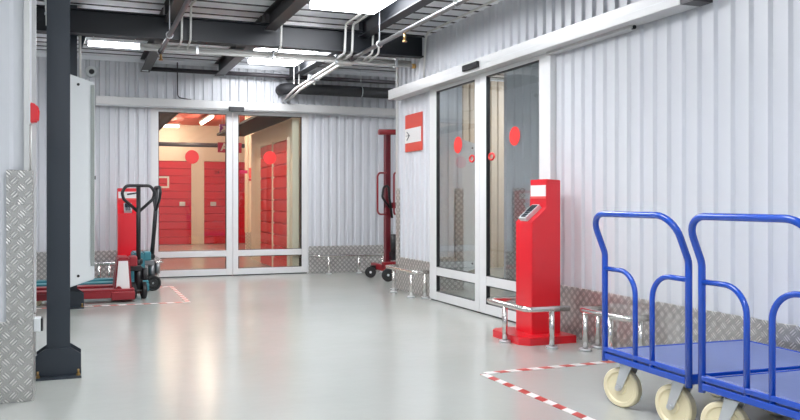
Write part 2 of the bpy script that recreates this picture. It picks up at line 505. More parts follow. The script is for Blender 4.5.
# door operator rails
t = thing('door_track', 'long pale beam rail over the glass door in the back wall', 'door track', (0.195, YB - .12, 2.325))
m = MB(); m.box(0, 4.6, 0, .12, 0, .11, .006); m.obj('rail_cover', 'alu', t)
m = MB(); m.box(0, 4.6, .02, .12, -.012, 0); m.obj('rail_lip', 'zinc', t)
m = MB(); m.box(1.755, 1.97, -.03, 0.0, -.03, .035, .006); m.obj('door_sensor', 'black', t)
t = thing('door_track', 'long pale beam rail over the glass door in the right wall', 'door track', (3.42, 3.50, 2.235))
m = MB(); m.box(0, .155, 0.1, 4.63, 0, .115, .005); m.obj('rail_cover', 'alu', t)
m = MB(); m.box(-.001, .155, 0.1, 4.63, .052, .055); m.obj('groove_line', 'zinc', t)
m = MB(); m.box(0.005, .155, 0.0, .10, .002, .113); m.obj('end_cap', 'darkpipe', t)
m = MB(); m.box(-.03, .0, 2.50, 2.78, .03, .085, .006); m.obj('door_sensor', 'black', t)
m = MB(); m.box(.08, .155, .62, 1.585, -.02, 0); m.obj('bottom_guide', 'alu', t)
m = MB(); m.cyl((.11, .615, -.012), (.11, .64, -.012), .014, 12); m.obj('guide_stop', 'black', t)

# ------------------------------------------------------------------ steel columns and beams
def column(name, label, x, y, bracket=False):
    t = thing(name, label, 'column', (x, y, 0))
    m = MB()
    m.box(-.065, .065, -.065, -.055, .012, HD); m.box(-.065, .065, .055, .065, .012, HD); m.box(-.005, .005, -.055, .055, .012, HD)
    m.obj('shaft', 'dark', t)
    for s in (-1, 1):
        g = MB(); g.prism([(-.128, .012), (.128, .012), (.128, .135), (.07, .175), (-.07, .175), (-.128, .135)], 'y', s * .066, s * .076)
        g.obj('gusset_plate', 'dark', t)
    m = MB(); m.box(-.13, .13, -.13, .13, 0, .012); m.obj('base_plate', 'dark', t)
    for sx in (-1, 1):
        for sy in (-1, 1):
            b = MB(); b.cyl((sx * .112, sy * .105, .012), (sx * .112, sy * .105, .024), .013, 6, smooth=False); b.cyl((sx * .112, sy * .105, .024), (sx * .112, sy * .105, .05), .007, 10)
            b.obj('anchor_bolt', 'brass', t)
    if bracket:
        b = MB(); b.prism([(.066, 2.93), (.12, 2.93), (.145, 2.66), (.11, 2.56), (.066, 2.72)], 'y', -.05, .05); b.obj('knee_bracket', 'dark', t)
    return t
column('steel_column', 'dark grey steel column with bolted base in the left foreground', -.122, 4.83)
column('steel_column', 'dark grey steel column behind the tall white air unit', -.092, 7.85, True)

def ibeam(mb, axis, c, a, b, z0, z1, w=.11, tf=.012, tw=.008):
    def bx(d0, d1, e0, e1):
        if axis == 'x': mb.box(a, b, c + d0, c + d1, e0, e1)
        else: mb.box(c + d0, c + d1, a, b, e0, e1)
    bx(-w / 2, w / 2, z0, z0 + tf); bx(-w / 2, w / 2, z1 - tf, z1); bx(-tw / 2, tw / 2, z0 + tf, z1 - tf)
m = MB(); ibeam(m, 'x', 7.52, -5, 3.57, 2.632, 2.866, .12)
tag(m.obj('steel_beam', 'beam'), 'deep dark steel beam crossing the ceiling from left to right', 'beam', 'ceiling beams')
for x, lab in ((.83, 'leftmost of the three dark ceiling beams running towards the back wall'), (1.83, 'middle of the three dark ceiling beams running towards the back wall'), (2.85, 'rightmost of the three dark ceiling beams running towards the back wall')):
    m = MB(); ibeam(m, 'y', x, -2.0, 7.45, 2.79, HD, .12); ibeam(m, 'y', x, 7.6, YB - .03, 2.79, HD, .12); m.box(x - .05, x + .05, 7.45, 7.6, 2.87, HD)
    tag(m.obj('steel_beam', 'brown' if x < 2.5 else 'beam'), lab, 'beam', 'ceiling beams')

# ------------------------------------------------------------------ ceiling lights
LIGHTS = [(2.375, 6.15, .65, 1.25, 'large white light panel at the top of the picture between two beams'),
          (2.42, 9.2, .64, 1.1, 'white light panel in the ceiling close to the back wall'),
          (.36, 8.6, .55, .24, 'narrow bright light panel above the white air unit'),
          (1.3, 2.9, .65, 1.25, 'unseen fill light panel added outside the picture, in front of the column'),  # unseen, added to light the right wall, kept out of the glass reflection
          (-1.1, -.3, .65, 1.25, 'unseen fill light panel added behind the camera, farthest left'),  # unseen, added as fill for the near hall
          (1.3, -.3, .65, 1.25, 'unseen fill light panel added behind the camera on the left'),  # unseen, added as fill for the right wall and carts
          (-2.0, 8.0, .65, 1.25, 'unseen fill light panel added behind the left wall end'),  # unseen, added to light the space behind the pier
          (4.45, 5.3, .65, 1.25, 'white light panel in the ceiling of the room behind the right door'),
          (7.0, 9.2, .6, 1.25, 'unseen fill light panel added beside the far beige wall'),  # unseen extra lamp, added to brighten the area beyond the glass
          (1.05, 5.3, .65, 1.25, 'unseen fill light panel added outside the picture, in front of the deep beam')]  # unseen, added to light the white air unit from the front
for x, y, w, l, lab in LIGHTS:
    t = thing('ceiling_light', lab, 'ceiling light', (x, y, 2.91 if l > .5 else 2.73), 0, 'ceiling light panels')
    m = MB()
    if l > .5: m.box(-w * .2, w * .2, -l * .3, l * .3, .018, .06, .004)
    if l < .5: m.box(-w / 2, w / 2, -l / 2, l / 2, .045, .06)
    m.obj('housing', 'white', t)
    m = MB(); m.box(-w / 2, w / 2, -l / 2, l / 2, -.045 if l > .5 else .03, .018 if l > .5 else .045, .005)
    if l < .5:
        for sx in (-1, 1):
            r_ = MB(); r_.cyl((sx * w * .4, 0, .06), (sx * w * .4, 0, .24), .005, 8); r_.obj('hanger', 'zinc', t)
    m.obj('diffuser', 'lamp', t)

# ------------------------------------------------------------------ pipes and conduits
def pipe(name, label, cat, pts, r, m, rad=.06, group=None, n=12):
    mb = MB(); mb.tube(fillet(pts, rad, 5), r, n)
    return tag(mb.obj(name, m), label, cat, group)
t = thing('sprinkler_pipe', 'steel sprinkler pipe running under the ceiling left of the right wall', 'pipe', (2.77, 3, 2.585))
m = MB(); m.tube([(0, -5, 0), (0, 4.6, 0)], .021, 14); m.obj('pipe_run', 'steelpipe', t)
for yy in (.6, 2.2, 3.8):
    m = MB(); m.cyl((0, yy, .02), (0, yy, .39), .005, 8); m.tube([(.03 * math.cos(k * PI / 8), yy, .03 * math.sin(k * PI / 8)) for k in range(17)], .005, 6); m.obj('hanger', 'zinc', t)
m = MB(); m.cyl((0, 3.2, -.09), (0, 3.2, -.02), .012, 10); m.cyl((0, 3.2, -.1), (0, 3.2, -.09), .022, 10); m.obj('sprinkler_head', 'brass', t)
m = MB(); m.cyl((0, 4.5, 0), (0, 4.62, 0), .03, 14); m.obj('coupling', 'darkpipe', t)
t = thing('sprinkler_pipe', 'brownish steel sprinkler pipe under the leftmost ceiling beam with brass end', 'pipe', (.765, 3, 2.55))
m = MB(); m.tube([(0, -5, 0), (0, 4.72, 0)], .021, 14); m.obj('pipe_run', 'darkpipe', t)
for yy in (.6, 2.2, 3.9):
    m = MB(); m.cyl((0, yy, .02), (0, yy, .42), .005, 8); m.tube([(.03 * math.cos(k * PI / 8), yy, .03 * math.sin(k * PI / 8)) for k in range(17)], .005, 6); m.obj('hanger', 'zinc', t)
m = MB(); m.cyl((0, 4.68, -.08), (0, 4.68, -.02), .012, 10); m.cyl((0, 4.68, -.09), (0, 4.68, -.08), .022, 10); m.obj('sprinkler_head', 'brass', t)
m = MB(); m.cyl((0, 4.65, 0), (0, 4.75, 0), .028, 14); m.obj('coupling', 'darkpipe', t)

t = thing('conduit_run', 'pale conduit pair running under the deep beam across the hall', 'conduit', (.56, 7.68, 2.565))
for dz in (0, .042):
    m = MB(); m.tube([(0, dz * .6, dz), (2.96, dz * .6, dz)], .019, 10); m.obj('conduit_tube', 'conduit', t)
m = MB(); m.cyl((2.96, 0, 0), (3.0, 0, 0), .027, 12); m.obj('end_plug', 'yellowcap', t)
for xx in (.55, 1.35, 2.05, 2.75):
    m = MB(); m.box(xx, xx + .03, -.03, .05, -.025, .07, .004); m.obj('clamp', 'zinc', t)
t = thing('conduit_pair', 'two pale conduits sloping down to the back wall beside the black duct', 'conduit', (2.70, 7.76, 2.59))
for dx in (0, .075):
    m = MB(); m.tube(fillet([(dx, 0, .04), (dx + .0, .1, .0), (dx + .02, 1.9, -.04), (dx + .05, 2.75, -.11)], .2), .017, 10); m.obj('conduit_tube', 'conduit', t)
m = MB(); m.box(-.03, .11, 1.1, 1.15, -.05, .02, .004); m.obj('clamp', 'zinc', t)
m = MB(); m.box(-.03, .15, -.03, .06, -.04, .06, .006); m.obj('junction_box', 'conduit', t)
pipe('heating_pipe', 'dark thin pipe running along the back wall under the roof', 'pipe', [(.8, 10.28, 2.815), (4.9, 10.28, 2.815)], .03, 'darkpipe')
t = thing('hanger_bracket', 'white clamp holding the left end of the dark pipe on the back wall', 'clamp', (.83, 10.28, 2.815))
m = MB(); m.cyl((-.05, 0, 0), (.03, 0, 0), .036, 12); m.obj('sleeve', 'white', t); m = MB(); m.cyl((0, 0, .03), (0, 0, .15), .006, 8); m.obj('rod', 'zinc', t)
t = thing('air_duct', 'fat black insulated duct with rounded end along the back wall', 'duct', (2.72, 10.22, 2.64))
m = MB(); m.tube(fillet([(2.0, 0, 0), (0, 0, 0), (0, .22, 0)], .14, 8), .078, 18); m.obj('duct_tube', 'foam', t)
m = MB(); m.tube([(1.15, -.085 * math.cos(k * PI / 8), .085 * math.sin(k * PI / 8)) for k in range(17)], .005, 6); m.cyl((1.15, 0, .08), (1.15, 0, .33), .004, 8); m.obj('strap', 'zinc', t)
# conduits that follow the right-hand beam and drop to the conduit run
for k, (dx, lab) in enumerate(((0, 'left one of two grey conduits bending down beside the rightmost beam'), (.09, 'right one of two grey conduits bending down beside the rightmost beam'))):
    x = 2.62 + dx * .9
    pipe('drop_conduit', lab, 'conduit', [(x, -1.5, 2.90), (x, 7.36, 2.90), (x, 7.40, 2.60), (x, 7.64, 2.585)], .013, 'conduit', .05, 'drop conduits')
for x, y0, lab in ((.935, 7.36, 'short grey conduit dropping in front of the deep beam, leftmost of all'), (1.02, 7.36, 'short grey conduit dropping in front of the deep beam, second from the left'),
                   (1.93, 7.36, 'short grey conduit dropping in front of the deep beam beside the middle beam'),
                   (2.93, 7.36, 'short grey conduit dropping in front of the deep beam right of the rightmost beam'), (3.0, 7.36, 'last short grey conduit dropping in front of the deep beam on the right')):
    pipe('drop_conduit', lab, 'conduit', [(x + .06, 6.4, 2.962), (x, y0, 2.95), (x, y0 + .03, 2.62), (x, 7.66, 2.585)], .011, 'conduit', .05, 'drop conduits', 10)
for k, (x, lab) in enumerate(((2.77, 'leftmost of four thin hanger rods over the dark back pipe'), (2.84, 'second of four thin hanger rods over the dark back pipe'), (2.98, 'third of four thin hanger rods over the dark back pipe'), (3.06, 'rightmost of four thin hanger rods over the dark back pipe'))):
    m = MB(); m.cyl((x, 9.9, 2.66), (x, 9.9, HD), .007, 8); m.cyl((x, 9.9, 2.655), (x, 9.9, 2.672), .014, 8)
    tag(m.obj('hanger_rod', 'conduit'), lab, 'hanger rod', 'thin hanger rods')
pipe('wall_conduit', 'thin dark cable curving down the back wall to the door rail', 'cable', [(1.26, 10.43, 2.95), (1.265, 10.43, 2.47), (1.45, 10.43, 2.445)], .008, 'darkpipe', .05)
pipe('wall_conduit', 'grey conduit running along the top edge of the right wall', 'conduit', [(3.55, 2.0, 2.87), (3.55, 7.38, 2.87), (3.54, 7.42, 2.32)], .012, 'conduit', .08)
t = thing('flexible_hose', 'white ribbed hose hanging between the wall end and the front column', 'hose', (-.26, 5.6, 2.3))
m = MB(); pts = [(0.0, 0, .672), (.01, 0, .5), (.04, .02, .3), (.055, .02, .12), (.06, .02, -.02)]
m.tube(fillet(pts, .1), .027, 12)
P = fillet(pts, .1)
m.obj('hose_tube', 'conduit', t)
for k in range(9):
    zz = .62 - k * .07
    # find hose point at zz
    for a, b in zip(P, P[1:]):
        if b.z <= zz <= a.z:
            f = (a.z - zz) / max(1e-6, a.z - b.z); c = a.lerp(b, f); break
    m = MB(); m.cyl(c + Vector((0, 0, -.008)), c + Vector((0, 0, .008)), .031, 14); m.obj('rib', 'white', t)

# security camera on the back wall
t = thing('security_camera', 'round white camera dome with black lens high on the back wall', 'camera', (.14, YB - .0, 2.765))
m = MB(); m.cyl((0, 0, 0), (0, -.05, 0), .075, 24, .066); m.obj('mount', 'white', t)
m = MB(); m.cyl((.005, -.05, -.01), (.005, -.075, -.015), .036, 20, .026); m.obj('lens', 'black', t)

# ------------------------------------------------------------------ left: beacon, box, air unit
t = thing('alarm_beacon', 'red alarm beacon fixed to the left wall end', 'alarm', (-.252, 4.285, 1.46))
m = MB(); m.prism([(0, .0), (.045, .008), (.05, .075), (.035, .1), (0, .112)], 'y', -.035, .035)
bmesh.ops.bevel(m.bm, geom=list(m.bm.edges), offset=.008, segments=2, affect='EDGES'); m.obj('lens_cover', 'red', t)
m = MB(); m.box(-.002, .005, -.04, .04, -.006, .118); m.obj('back_plate', 'white', t)
pipe('beacon_cable', 'thin cable running down from the red beacon on the wall end', 'cable', [(-.246, 4.285, 1.455), (-.246, 4.285, 1.214)], .005, 'conduit', 0)
t = thing('junction_box', 'small white box with dark side on the left wall end near the floor', 'box', (-.234, 4.33, .355))
m = MB(); m.box(0, .036, -.04, .04, 0, .07, .004); m.obj('case', 'white', t)
m = MB(); m.box(.036, .046, -.036, .036, .002, .068); m.obj('dark_side', 'rubber', t)

def air_unit(label, loc, top, bot, w0, w1, sl=.33):
    t = thing('air_curtain', label, 'air curtain', loc)
    m = MB(); m.prism([(w0, bot), (w1, bot + sl * (w1 - w0)), (w1, top - sl * (w1 - w0)), (w0, top)], 'y', 0, .36)
    bmesh.ops.bevel(m.bm, geom=list(m.bm.edges), offset=.006, segments=2, affect='EDGES'); m.obj('casing', 'white', t)
    m = MB(); m.box(w1 - .035, w1 - .002, -.006, .0, bot + .24, top - .14); m.obj('grille', 'grille', t)
    xc = w0 + .6 * (w1 - w0)
    for z in (top - .14, bot + .15):
        m = MB(); m.cyl((xc, -.006, z), (xc, .0, z), .013, 14); m.obj('knob', 'black', t)
    m = MB(); m.cyl((w1, .1, bot + .25 * (top - bot) + .55), (w1 + .012, .1, bot + .25 * (top - bot) + .55), .018, 14); m.obj('lock', 'black', t)
    return t
t = air_unit('tall white air unit with slanted top and bottom behind the front column', (0, 7.35, 0), 2.27, .205, -.23, .128)
for zz in (.5, 1.9):
    m = MB(); m.box(-.13, -.05, .36, .43, zz, zz + .06); m.obj('wall_bracket', 'dark', t)
t = air_unit('white air unit with slanted top seen through the right glass door', (5.2, 9.55, 0), 1.95, .0, -.10, .28, .26)
m = MB(); m.box(5.03, 5.085, 9.6, 9.66, 0, 1.72, .004); tag(m.obj('guard_post', 'maroon'), 'dark red upright post seen through the right glass door', 'post')
pipe('wall_conduit', 'pale conduit beside the column behind the white air unit', 'conduit', [(.0, 7.80, HD), (.0, 7.80, 2.1)], .014, 'conduit', 0)

# ------------------------------------------------------------------ kiosks
def kiosk(label, loc, rz, W=.22):
    t = thing('kiosk', label, 'kiosk', loc, rz)
    m = MB()
    m.prism([(-.125, .05), (-.125, .893), (.005, 1.0), (.005, 1.215), (.125, 1.208), (.125, .05)], 'x', -W / 2, W / 2)
    bmesh.ops.bevel(m.bm, geom=list(m.bm.edges), offset=.004, segments=2, affect='EDGES'); m.obj('body', 'red', t)
    m = MB(); c = .06; a, b0, b1 = .24, -.285, .17
    m.prism([(-a + c, b0), (a - c, b0), (a, b0 + c), (a, b1), (-a, b1), (-a, b0 + c)], 'z', 0, .055); m.obj('plinth', 'red', t)
    m = MB(); m.box(-W / 2 + .012, W / 2 - .012, .0, .006, 1.085, 1.17); s = m.obj('label_plate', 'signwhite', t)
    m = MB(); m.box(-W / 2 + .012, W / 2 - .012, -.001, .006, 1.068, 1.086); m.obj('label_stripe', 'signpink', s)
    # terminal lying on the slope
    sl = math.atan2(.107, .13); ca, sa = math.cos(sl), math.sin(sl)
    def onslope(mb, x0, x1, s0, s1, h0, h1):
        y0, z0 = -.125, .893
        P = lambda x, s, h: (x, y0 + s * ca - h * sa, z0 + s * sa + h * ca)
        vs = [P(x, s, h) for h in (h0, h1) for s in (s0, s1) for x in (x0, x1)]
        mb.faces_from(vs, [(0, 2, 3, 1), (4, 5, 7, 6), (0, 1, 5, 4), (2, 6, 7, 3), (0, 4, 6, 2), (1, 3, 7, 5)])
    m = MB(); onslope(m, -.048, .048, .005, .165, .001, .034); tm = m.obj('terminal', 'zinc', t)
    m = MB(); onslope(m, -.036, .036, .08, .155, .034, .037); m.obj('terminal_screen', 'screen', tm)
    m = MB()
    for i in range(3):
        for j in range(3): onslope(m, -.03 + .022 * i, -.014 + .022 * i, .018 + .021 * j, .033 + .021 * j, .034, .037)
    m.obj('keypad', 'screen', tm)
    return t
kiosk('red payment kiosk with white label beside the right glass door', (3.305, 4.91, 0), -PI / 2)
k2 = kiosk('red payment kiosk against the back wall behind the pallet trucks', (.578, 10.02, 0), 0, .25)

# ------------------------------------------------------------------ stainless guard rails
def guard(label, pts, posts, z=.28, r=.021, m_='chrome'):
    t = thing('guard_rail', label, 'guard rail', (posts[0][0], posts[0][1], 0), 0, 'low stainless guard rails')
    ox, oy = posts[0]
    m = MB(); m.tube(fillet([(x - ox, y - oy, z) for x, y in pts], .05, 5), r, 14); m.obj('top_rail', m_, t)
    for x, y in posts:
        m = MB(); m.cyl((x - ox, y - oy, .01), (x - ox, y - oy, z - .012), .019, 14); p = m.obj('post', m_, t)
        m = MB(); m.cyl((x - ox, y - oy, 0), (x - ox, y - oy, .016), .042, 18); m.obj('base_flange', 'zinc', p)
    return t
guard('low stainless rail around the front of the red kiosk at right', [(3.4, 5.12), (2.985, 5.12), (2.985, 4.57), (3.315, 4.54)], [(2.985, 4.86), (3.14, 5.12), (3.18, 4.553)])
guard('low stainless rail at the right wall behind the nearer cart handle', [(3.56, 4.46), (3.345, 4.46), (3.365, 4.0), (3.56, 3.98)], [(3.348, 4.40), (3.358, 4.15), (3.47, 3.99), (3.5, 4.46)])
guard('low stainless rail below the red and white wall sign', [(3.56, 8.16), (3.40, 8.14), (3.40, 7.36), (3.56, 7.34)], [(3.50, 8.155), (3.40, 7.92), (3.40, 7.44), (3.52, 7.345)])
guard('low stainless rail along the back wall between door and hand stacker', [(3.16, 10.42), (3.2, 10.2), (4.25, 10.2), (4.3, 10.42)], [(3.37, 10.2), (3.83, 10.2), (4.2, 10.2)], .262)
guard('low stainless rail around the red kiosk at the back wall', [(.16, 10.42), (.16, 9.66), (.98, 9.66), (.98, 10.42)], [(.22, 9.66), (.34, 9.66), (.92, 9.66), (.16, 10.2)])

# ------------------------------------------------------------------ wall sign on the right wall
t = thing('wall_sign', 'red and white sign panel on the wall left of the right glass door', 'sign', (XR - .012, 7.745, 1.615))
m = MB(); m.box(0, .01, -.225, .225, 0, .425); m.obj('panel', 'signred', t)
m = MB(); m.box(-.002, 0, -.205, .225, .10, .265); s = m.obj('white_field', 'signwhite', t)
m = MB(); m.tube([(-.003, .17, .23), (-.003, .10, .185), (-.003, .17, .135)], .005, 6); m.tube([(-.003, .195, .185), (-.003, .10, .185)], .003, 6); m.obj('arrow_mark', 'black', s)

# ------------------------------------------------------------------ platform carts
def make_cart(label):
    t = thing('platform_cart', label, 'platform cart', (0, 0, 0), 0, 'blue platform carts')
    L, W = .90, .296
    m = MB(); m.box(-.0, L, -W, W, .246, .276, .004); m.obj('deck', 'bluedeck', t)
    m = MB()
    m.box(-.012, L + .012, -W - .012, -W, .234, .28, .003); m.box(-.012, L + .012, W, W + .012, .234, .28, .003); m.box(L, L + .012, -W, W, .234, .28, .003)
    m.box(-.016, 0, -W + .012, W - .012, .232, .262, .003); m.box(-.016, .014, -W, W, .272, .295, .004)
    m.obj('deck_frame', 'blue', t)
    m = MB()
    pts = [(-.004, W, .220), (-.004, W, .78), (-.09, W, .985), (-.09, -W, .985), (-.004, -W, .78), (-.004, -W, .220)]
    m.tube(fillet(pts, [0, .10, .105, .105, .10, 0], 8), .0155, 14); h = m.obj('push_handle', 'blue', t)
    for s in (-1, 1):
        m = MB(); m.tube(fillet([(-.004, s * W, .70), (-.004, s * .06, .70), (-.004, s * .06, .262)], .13, 10), .0125, 12); m.obj('hoop_bar', 'blue', h)
    for x, y, a in ((.05, .165, 1.9), (.05, -.205, 1.75), (.66, .18, 1.6), (.66, -.18, 1.6)):
        c = bpy.data.objects.new('caster', None)
        # caster: fork mesh is the part, its wheel a sub-part; local x = trailing direction
        f = MB()
        f.cyl((0, 0, .222), (0, 0, .240), .04, 16); f.box(-.05, .05, -.045, .045, .238, .2455)
        f.box(-.034, .034, -.036, .036, .218, .2245)
        for s in (-1, 1):
            q = [(-.032, .224), (.030, .224), (.062, .105), (.058, .088), (.042, .084), (.028, .095)]
            f.prism(q, 'y', s * .032, s * .036)
        f.cyl((.045, -.042, .1), (.045, .042, .1), .009, 10); f.cyl((.045, -.046, .1), (.045, -.037, .1), .015, 6, smooth=False); f.cyl((.045, .037, .1), (.045, .046, .1), .015, 6, smooth=False)
        fo = f.obj('caster_fork', 'zinc', t, (x, y, 0), a)
        w = MB(); w.lathe([(.012, -.026), (.03, -.026), (.034, -.018), (.072, -.016), (.078, -.023), (.094, -.023), (.1, -.016), (.1, .016), (.094, .023), (.078, .023), (.072, .016), (.034, .018), (.03, .026), (.012, .026)], (.045, 0, .1), (0, 1, 0), 36)
        w.obj('caster_wheel', 'cream', fo)
        bpy.data.objects.remove(c)
    return t
cart = make_cart('blue platform cart nearer the red kiosk, left one of the two')
cart.location = (2.574, 2.935, 0); cart.rotation_euler = (0, 0, math.radians(-2.2))
c2 = copy_tree(cart)
c2['label'] = 'blue platform cart cut off by the right edge of the picture'
c2.location = (2.55, 2.262, 0); c2.rotation_euler = (0, 0, math.radians(-1.2))

# ------------------------------------------------------------------ pallet trucks
def truck(label, loc, body, steer, lean, teal=False):
    """forks run to -x; pump at the origin"""
    t = thing('pallet_truck', label, 'pallet truck', loc, 0, 'hand pallet trucks')
    for s in (-1, 1):
        y0, y1 = (s * .27, s * .11) if s > 0 else (-.27, -.11)
        y0, y1 = min(y0, y1), max(y0, y1)
        m = MB()
        m.box(-1.25, -.06, y0, y1, .115, .138, .004)
        m.box(-1.25, -.06, y0, y0 + .012, .05, .115); m.box(-1.25, -.06, y1 - .012, y1, .05, .115)
        m.prism([(-1.25, .05), (-1.25, .138), (-1.36, .10), (-1.38, .07)], 'y', y0, y1)
        fk = m.obj('fork', body, t)
        for dx in (-1.1, -1.0):
            m = MB(); m.cyl((dx, y0 + .03, .04), (dx, y1 - .03, .04), .04, 16); m.obj('fork_roller', 'cream', fk)
    m = MB()
    m.prism([(-.27, .04), (-.075, .04), (-.105, .458), (-.225, .458)], 'y', -.215, .215)
    bmesh.ops.bevel(m.bm, geom=list(m.bm.edges), offset=.012, segments=2, affect='EDGES')
    m.box(-.29, -.055, -.285, .285, .028, .112, .008)
    hf = m.obj('fork_carriage', body, t)
    if not teal:
        m = MB(); m.prism([(-.247, .075), (-.10, .075), (-.122, .425), (-.217, .425)], 'y', -.221, -.214); m.obj('white_sticker', 'signwhite', hf)
    m = MB(); m.cyl((-.215, -.25, .135), (-.215, -.215, .135), .03, 14); m.obj('pivot_pin', body, hf)
    m = MB()
    m.cyl((0, 0, .10), (0, 0, .34), .045, 18); m.cyl((0, 0, .34), (0, 0, .42), .03, 16); m.box(-.1, .03, -.05, .05, .30, .36, .01)
    m.cyl((.06, -.03, .2), (.06, -.03, .33), .03, 14)
    pu = m.obj('pump', 'steelpipe' if teal else 'black', t)
    m = MB(); m.box(-.10, -.02, -.12, .12, .36, .46, .01); m.obj('pump_shroud', body, pu)
    ca, sa = math.cos(steer), math.sin(steer)
    for s in (-1, 1):
        c = Vector((-sa * s * .055, ca * s * .055, .09)); ax = Vector((-sa, ca, 0))
        m = MB(); m.lathe([(.012, -.022), (.05, -.022), (.055, -.012), (.07, -.012), (.075, -.024), (.09, -.02), (.09, .02), (.075, .024), (.07, .012), (.055, .012), (.05, .022), (.012, .022)], c, ax, 28); m.obj('steer_wheel', 'rubber', t)
    m = MB(); m.cyl((sa * .06, -ca * .06, .09), (-sa * .06, ca * .06, .09), .012, 10); m.obj('axle', 'zinc', t)
    # drawbar handle in its own turned frame
    h = MB()
    h.box(-.022, .022, -.026, .026, .40, .97, .006) if False else None
    def H(u, z):   # u across the handle, leaning with height
        k = (z - .4) * lean
        return Vector((-sa * u + ca * k, ca * u + sa * k, z))
    h.tube([H(0, .38), H(0, 1.20)], .024, 12)
    h.cyl(H(-.04, .40), H(.04, .40), .03, 12)
    loop = [(0, .93), (.155, 1.07), (.175, 1.14), (.13, 1.215), (-.13, 1.215), (-.175, 1.14), (-.155, 1.07), (0, .93)]
    h.tube(fillet([H(u, z) for u, z in loop], .06, 5), .0165, 10)
    ho = h.obj('drawbar_handle', 'black', t)
    m = MB(); m.tube([H(0.0, 1.14), H(.06, 1.13), H(.12, 1.12)], .009, 8); m.obj('release_lever', 'black', ho)
    return t
truck('red pallet truck with white sticker and black loop handle', (.595, 8.33, 0), 'redtruck', PI / 2 + .12, 0.0)
truck('teal pallet truck standing behind the red one', (.80, 9.05, 0), 'teal', .12, .08, True)

# ------------------------------------------------------------------ hand stacker in the recess
t = thing('hand_stacker', 'dark red hand stacker with tall mast behind the right wall corner', 'stacker', (4.0, 9.45, 0))
for x in (-.075, .28):
    m = MB(); m.box(x - .0, x + .075, -.04, .04, .1, 1.96, .006); m.obj('mast_channel', 'maroon', t)
m = MB(); m.tube([(-.17, -.03, 1.985), (.42, -.03, 2.0)], .038, 14); m.obj('top_bar', 'redtruck', t)
m = MB(); m.box(-.075, .355, -.035, .035, .95, 1.03, .005); m.box(-.075, .355, -.035, .035, .12, .22, .005); m.obj('cross_brace', 'maroon', t)
for s, x0, x1 in ((-1, -.075, -.22), (1, .08, .02)):
    m = MB(); m.tube(fillet([(x0, -.05, 1.43), (x1, -.10, 1.43), (x1, -.10, .87), (x0, -.05, .87)], .06, 6), .013, 10); m.obj('grab_handle', 'redtruck', t)
m = MB(); pts = [(-.02, -.06, .95), (-.16, -.12, 1.1), (-.14, -.12, 1.24), (-.06, -.1, 1.26), (-.05, -.1, 1.12), (0, -.08, .82)]
m.tube(fillet(pts, .05, 5), .016, 10); m.obj('pump_lever', 'black', t)
m = MB(); m.cyl((.02, -.1, .33), (.02, -.1, .6), .05, 16); m.box(-.03, .1, -.14, -.04, .25, .36, .01); m.obj('hydraulic_pump', 'black', t)
for x in (-.16, .3):
    m = MB(); m.box(x, x + .07, -.62 if x > 0 else -.45, .3, .11, .19, .006); lg = m.obj('base_leg', 'redtruck', t)
m = MB(); m.box(-.16, .37, -.2, -.1, .15, .23, .006); m.obj('base_cross', 'redtruck', t)
for x, y, r in ((-.235, .12, .075), (-.2, -.42, .085), (.4, -.4, .085), (.4, .12, .075)):
    m = MB(); m.lathe([(.01, -.025), (r * .9, -.025), (r, -.018), (r, .018), (r * .9, .025), (.01, .025)], (x, y, r), (.35, 1, 0), 28); w = m.obj('wheel', 'rubber', t)
    ax = Vector((.35, 1, 0)).normalized(); c = Vector((x, y, r))
    m = MB(); m.cyl(c - ax * .034, c + ax * .034, .016, 14); m.obj('wheel_hub', 'white', w)
    m = MB(); m.box(min(x, -.1) if x < 0 else .35, max(x, -.1) if x < 0 else x + .01, y - .02, y + .02, r * 1.0 + .03, r + .09); m.obj('wheel_bracket', 'black', t)

# ------------------------------------------------------------------ floor tape
def tape(label, x, y, L, rz, axis='x', w=.05):
    m = MB(); m.box(0, L, -w / 2, w / 2, .0, .0015)
    return tag(m.obj('floor_tape', 'tapex', None, (x, y, 0.0004), rz), label, 'floor tape', 'striped floor tape')
tape('striped tape running from the corner towards the camera beside the carts', 2.31, 4.0, 1.6, -PI / 2)
tape('striped tape running from the corner towards the right wall under the cart', 2.33, 4.02, 1.2, .02)
tape('striped tape along the near side of the pallet trucks', -.6, 7.87, 1.65, 0)
tape('striped tape across the right end of the pallet truck bay', 1.06, 9.35, 1.5, -PI / 2)
tape('striped tape along the far side of the pallet truck bay', .3, 9.36, .78, 0)

# ------------------------------------------------------------------ corridor behind the back door
def shutter(label, loc, rz, W, Hh, sign=False, lock=0):
    t = thing('roller_door', label, 'roller door', loc, rz, 'red storage unit doors')
    m = MB(); n = int(Hh / .17); zz = Hh / n
    prof = []
    for i in range(n):
        z = i * zz
        prof += [(-.034, z + .012), (-.034, z + zz - .02), (-.012, z + zz - .008), (-.012, z + zz)]
    m.prism([(0, .0)] + [(-.012, 0)] + prof + [(0, Hh)], 'x', -W / 2, W / 2)
    m.obj('slats', 'shutter', t)
    m = MB(); m.box(-W / 2 - .03, -W / 2, -.035, 0, 0, Hh + .03); m.box(W / 2, W / 2 + .03, -.035, 0, 0, Hh + .03); m.box(-W / 2, W / 2, -.035, 0, Hh, Hh + .03)
    m.obj('door_surround', 'creamwall', t)
    if lock:
        m = MB(); m.box(lock * (W / 2 - .22) - .07, lock * (W / 2 - .22) + .07, -.06, -.03, .93, 1.03, .004); m.obj('latch_plate', 'zinc', t)
    if sign:
        m = MB(); x = sign
        for a in ((x - .15, x + .15, 1.60, 1.645), (x - .15, x + .15, 1.36, 1.405), (x - .15, x - .105, 1.405, 1.60), (x + .105, x + .15, 1.405, 1.60)):
            m.box(a[0], a[1], -.042, -.034, a[2], a[3])
        m.obj('square_outline', 'signwhite', t)
    return t
shutter('red slatted storage door at the far end of the corridor, left one', (1.85, 18.44, 0), 0, 1.42, 2.02, -.0 + .03, 1)
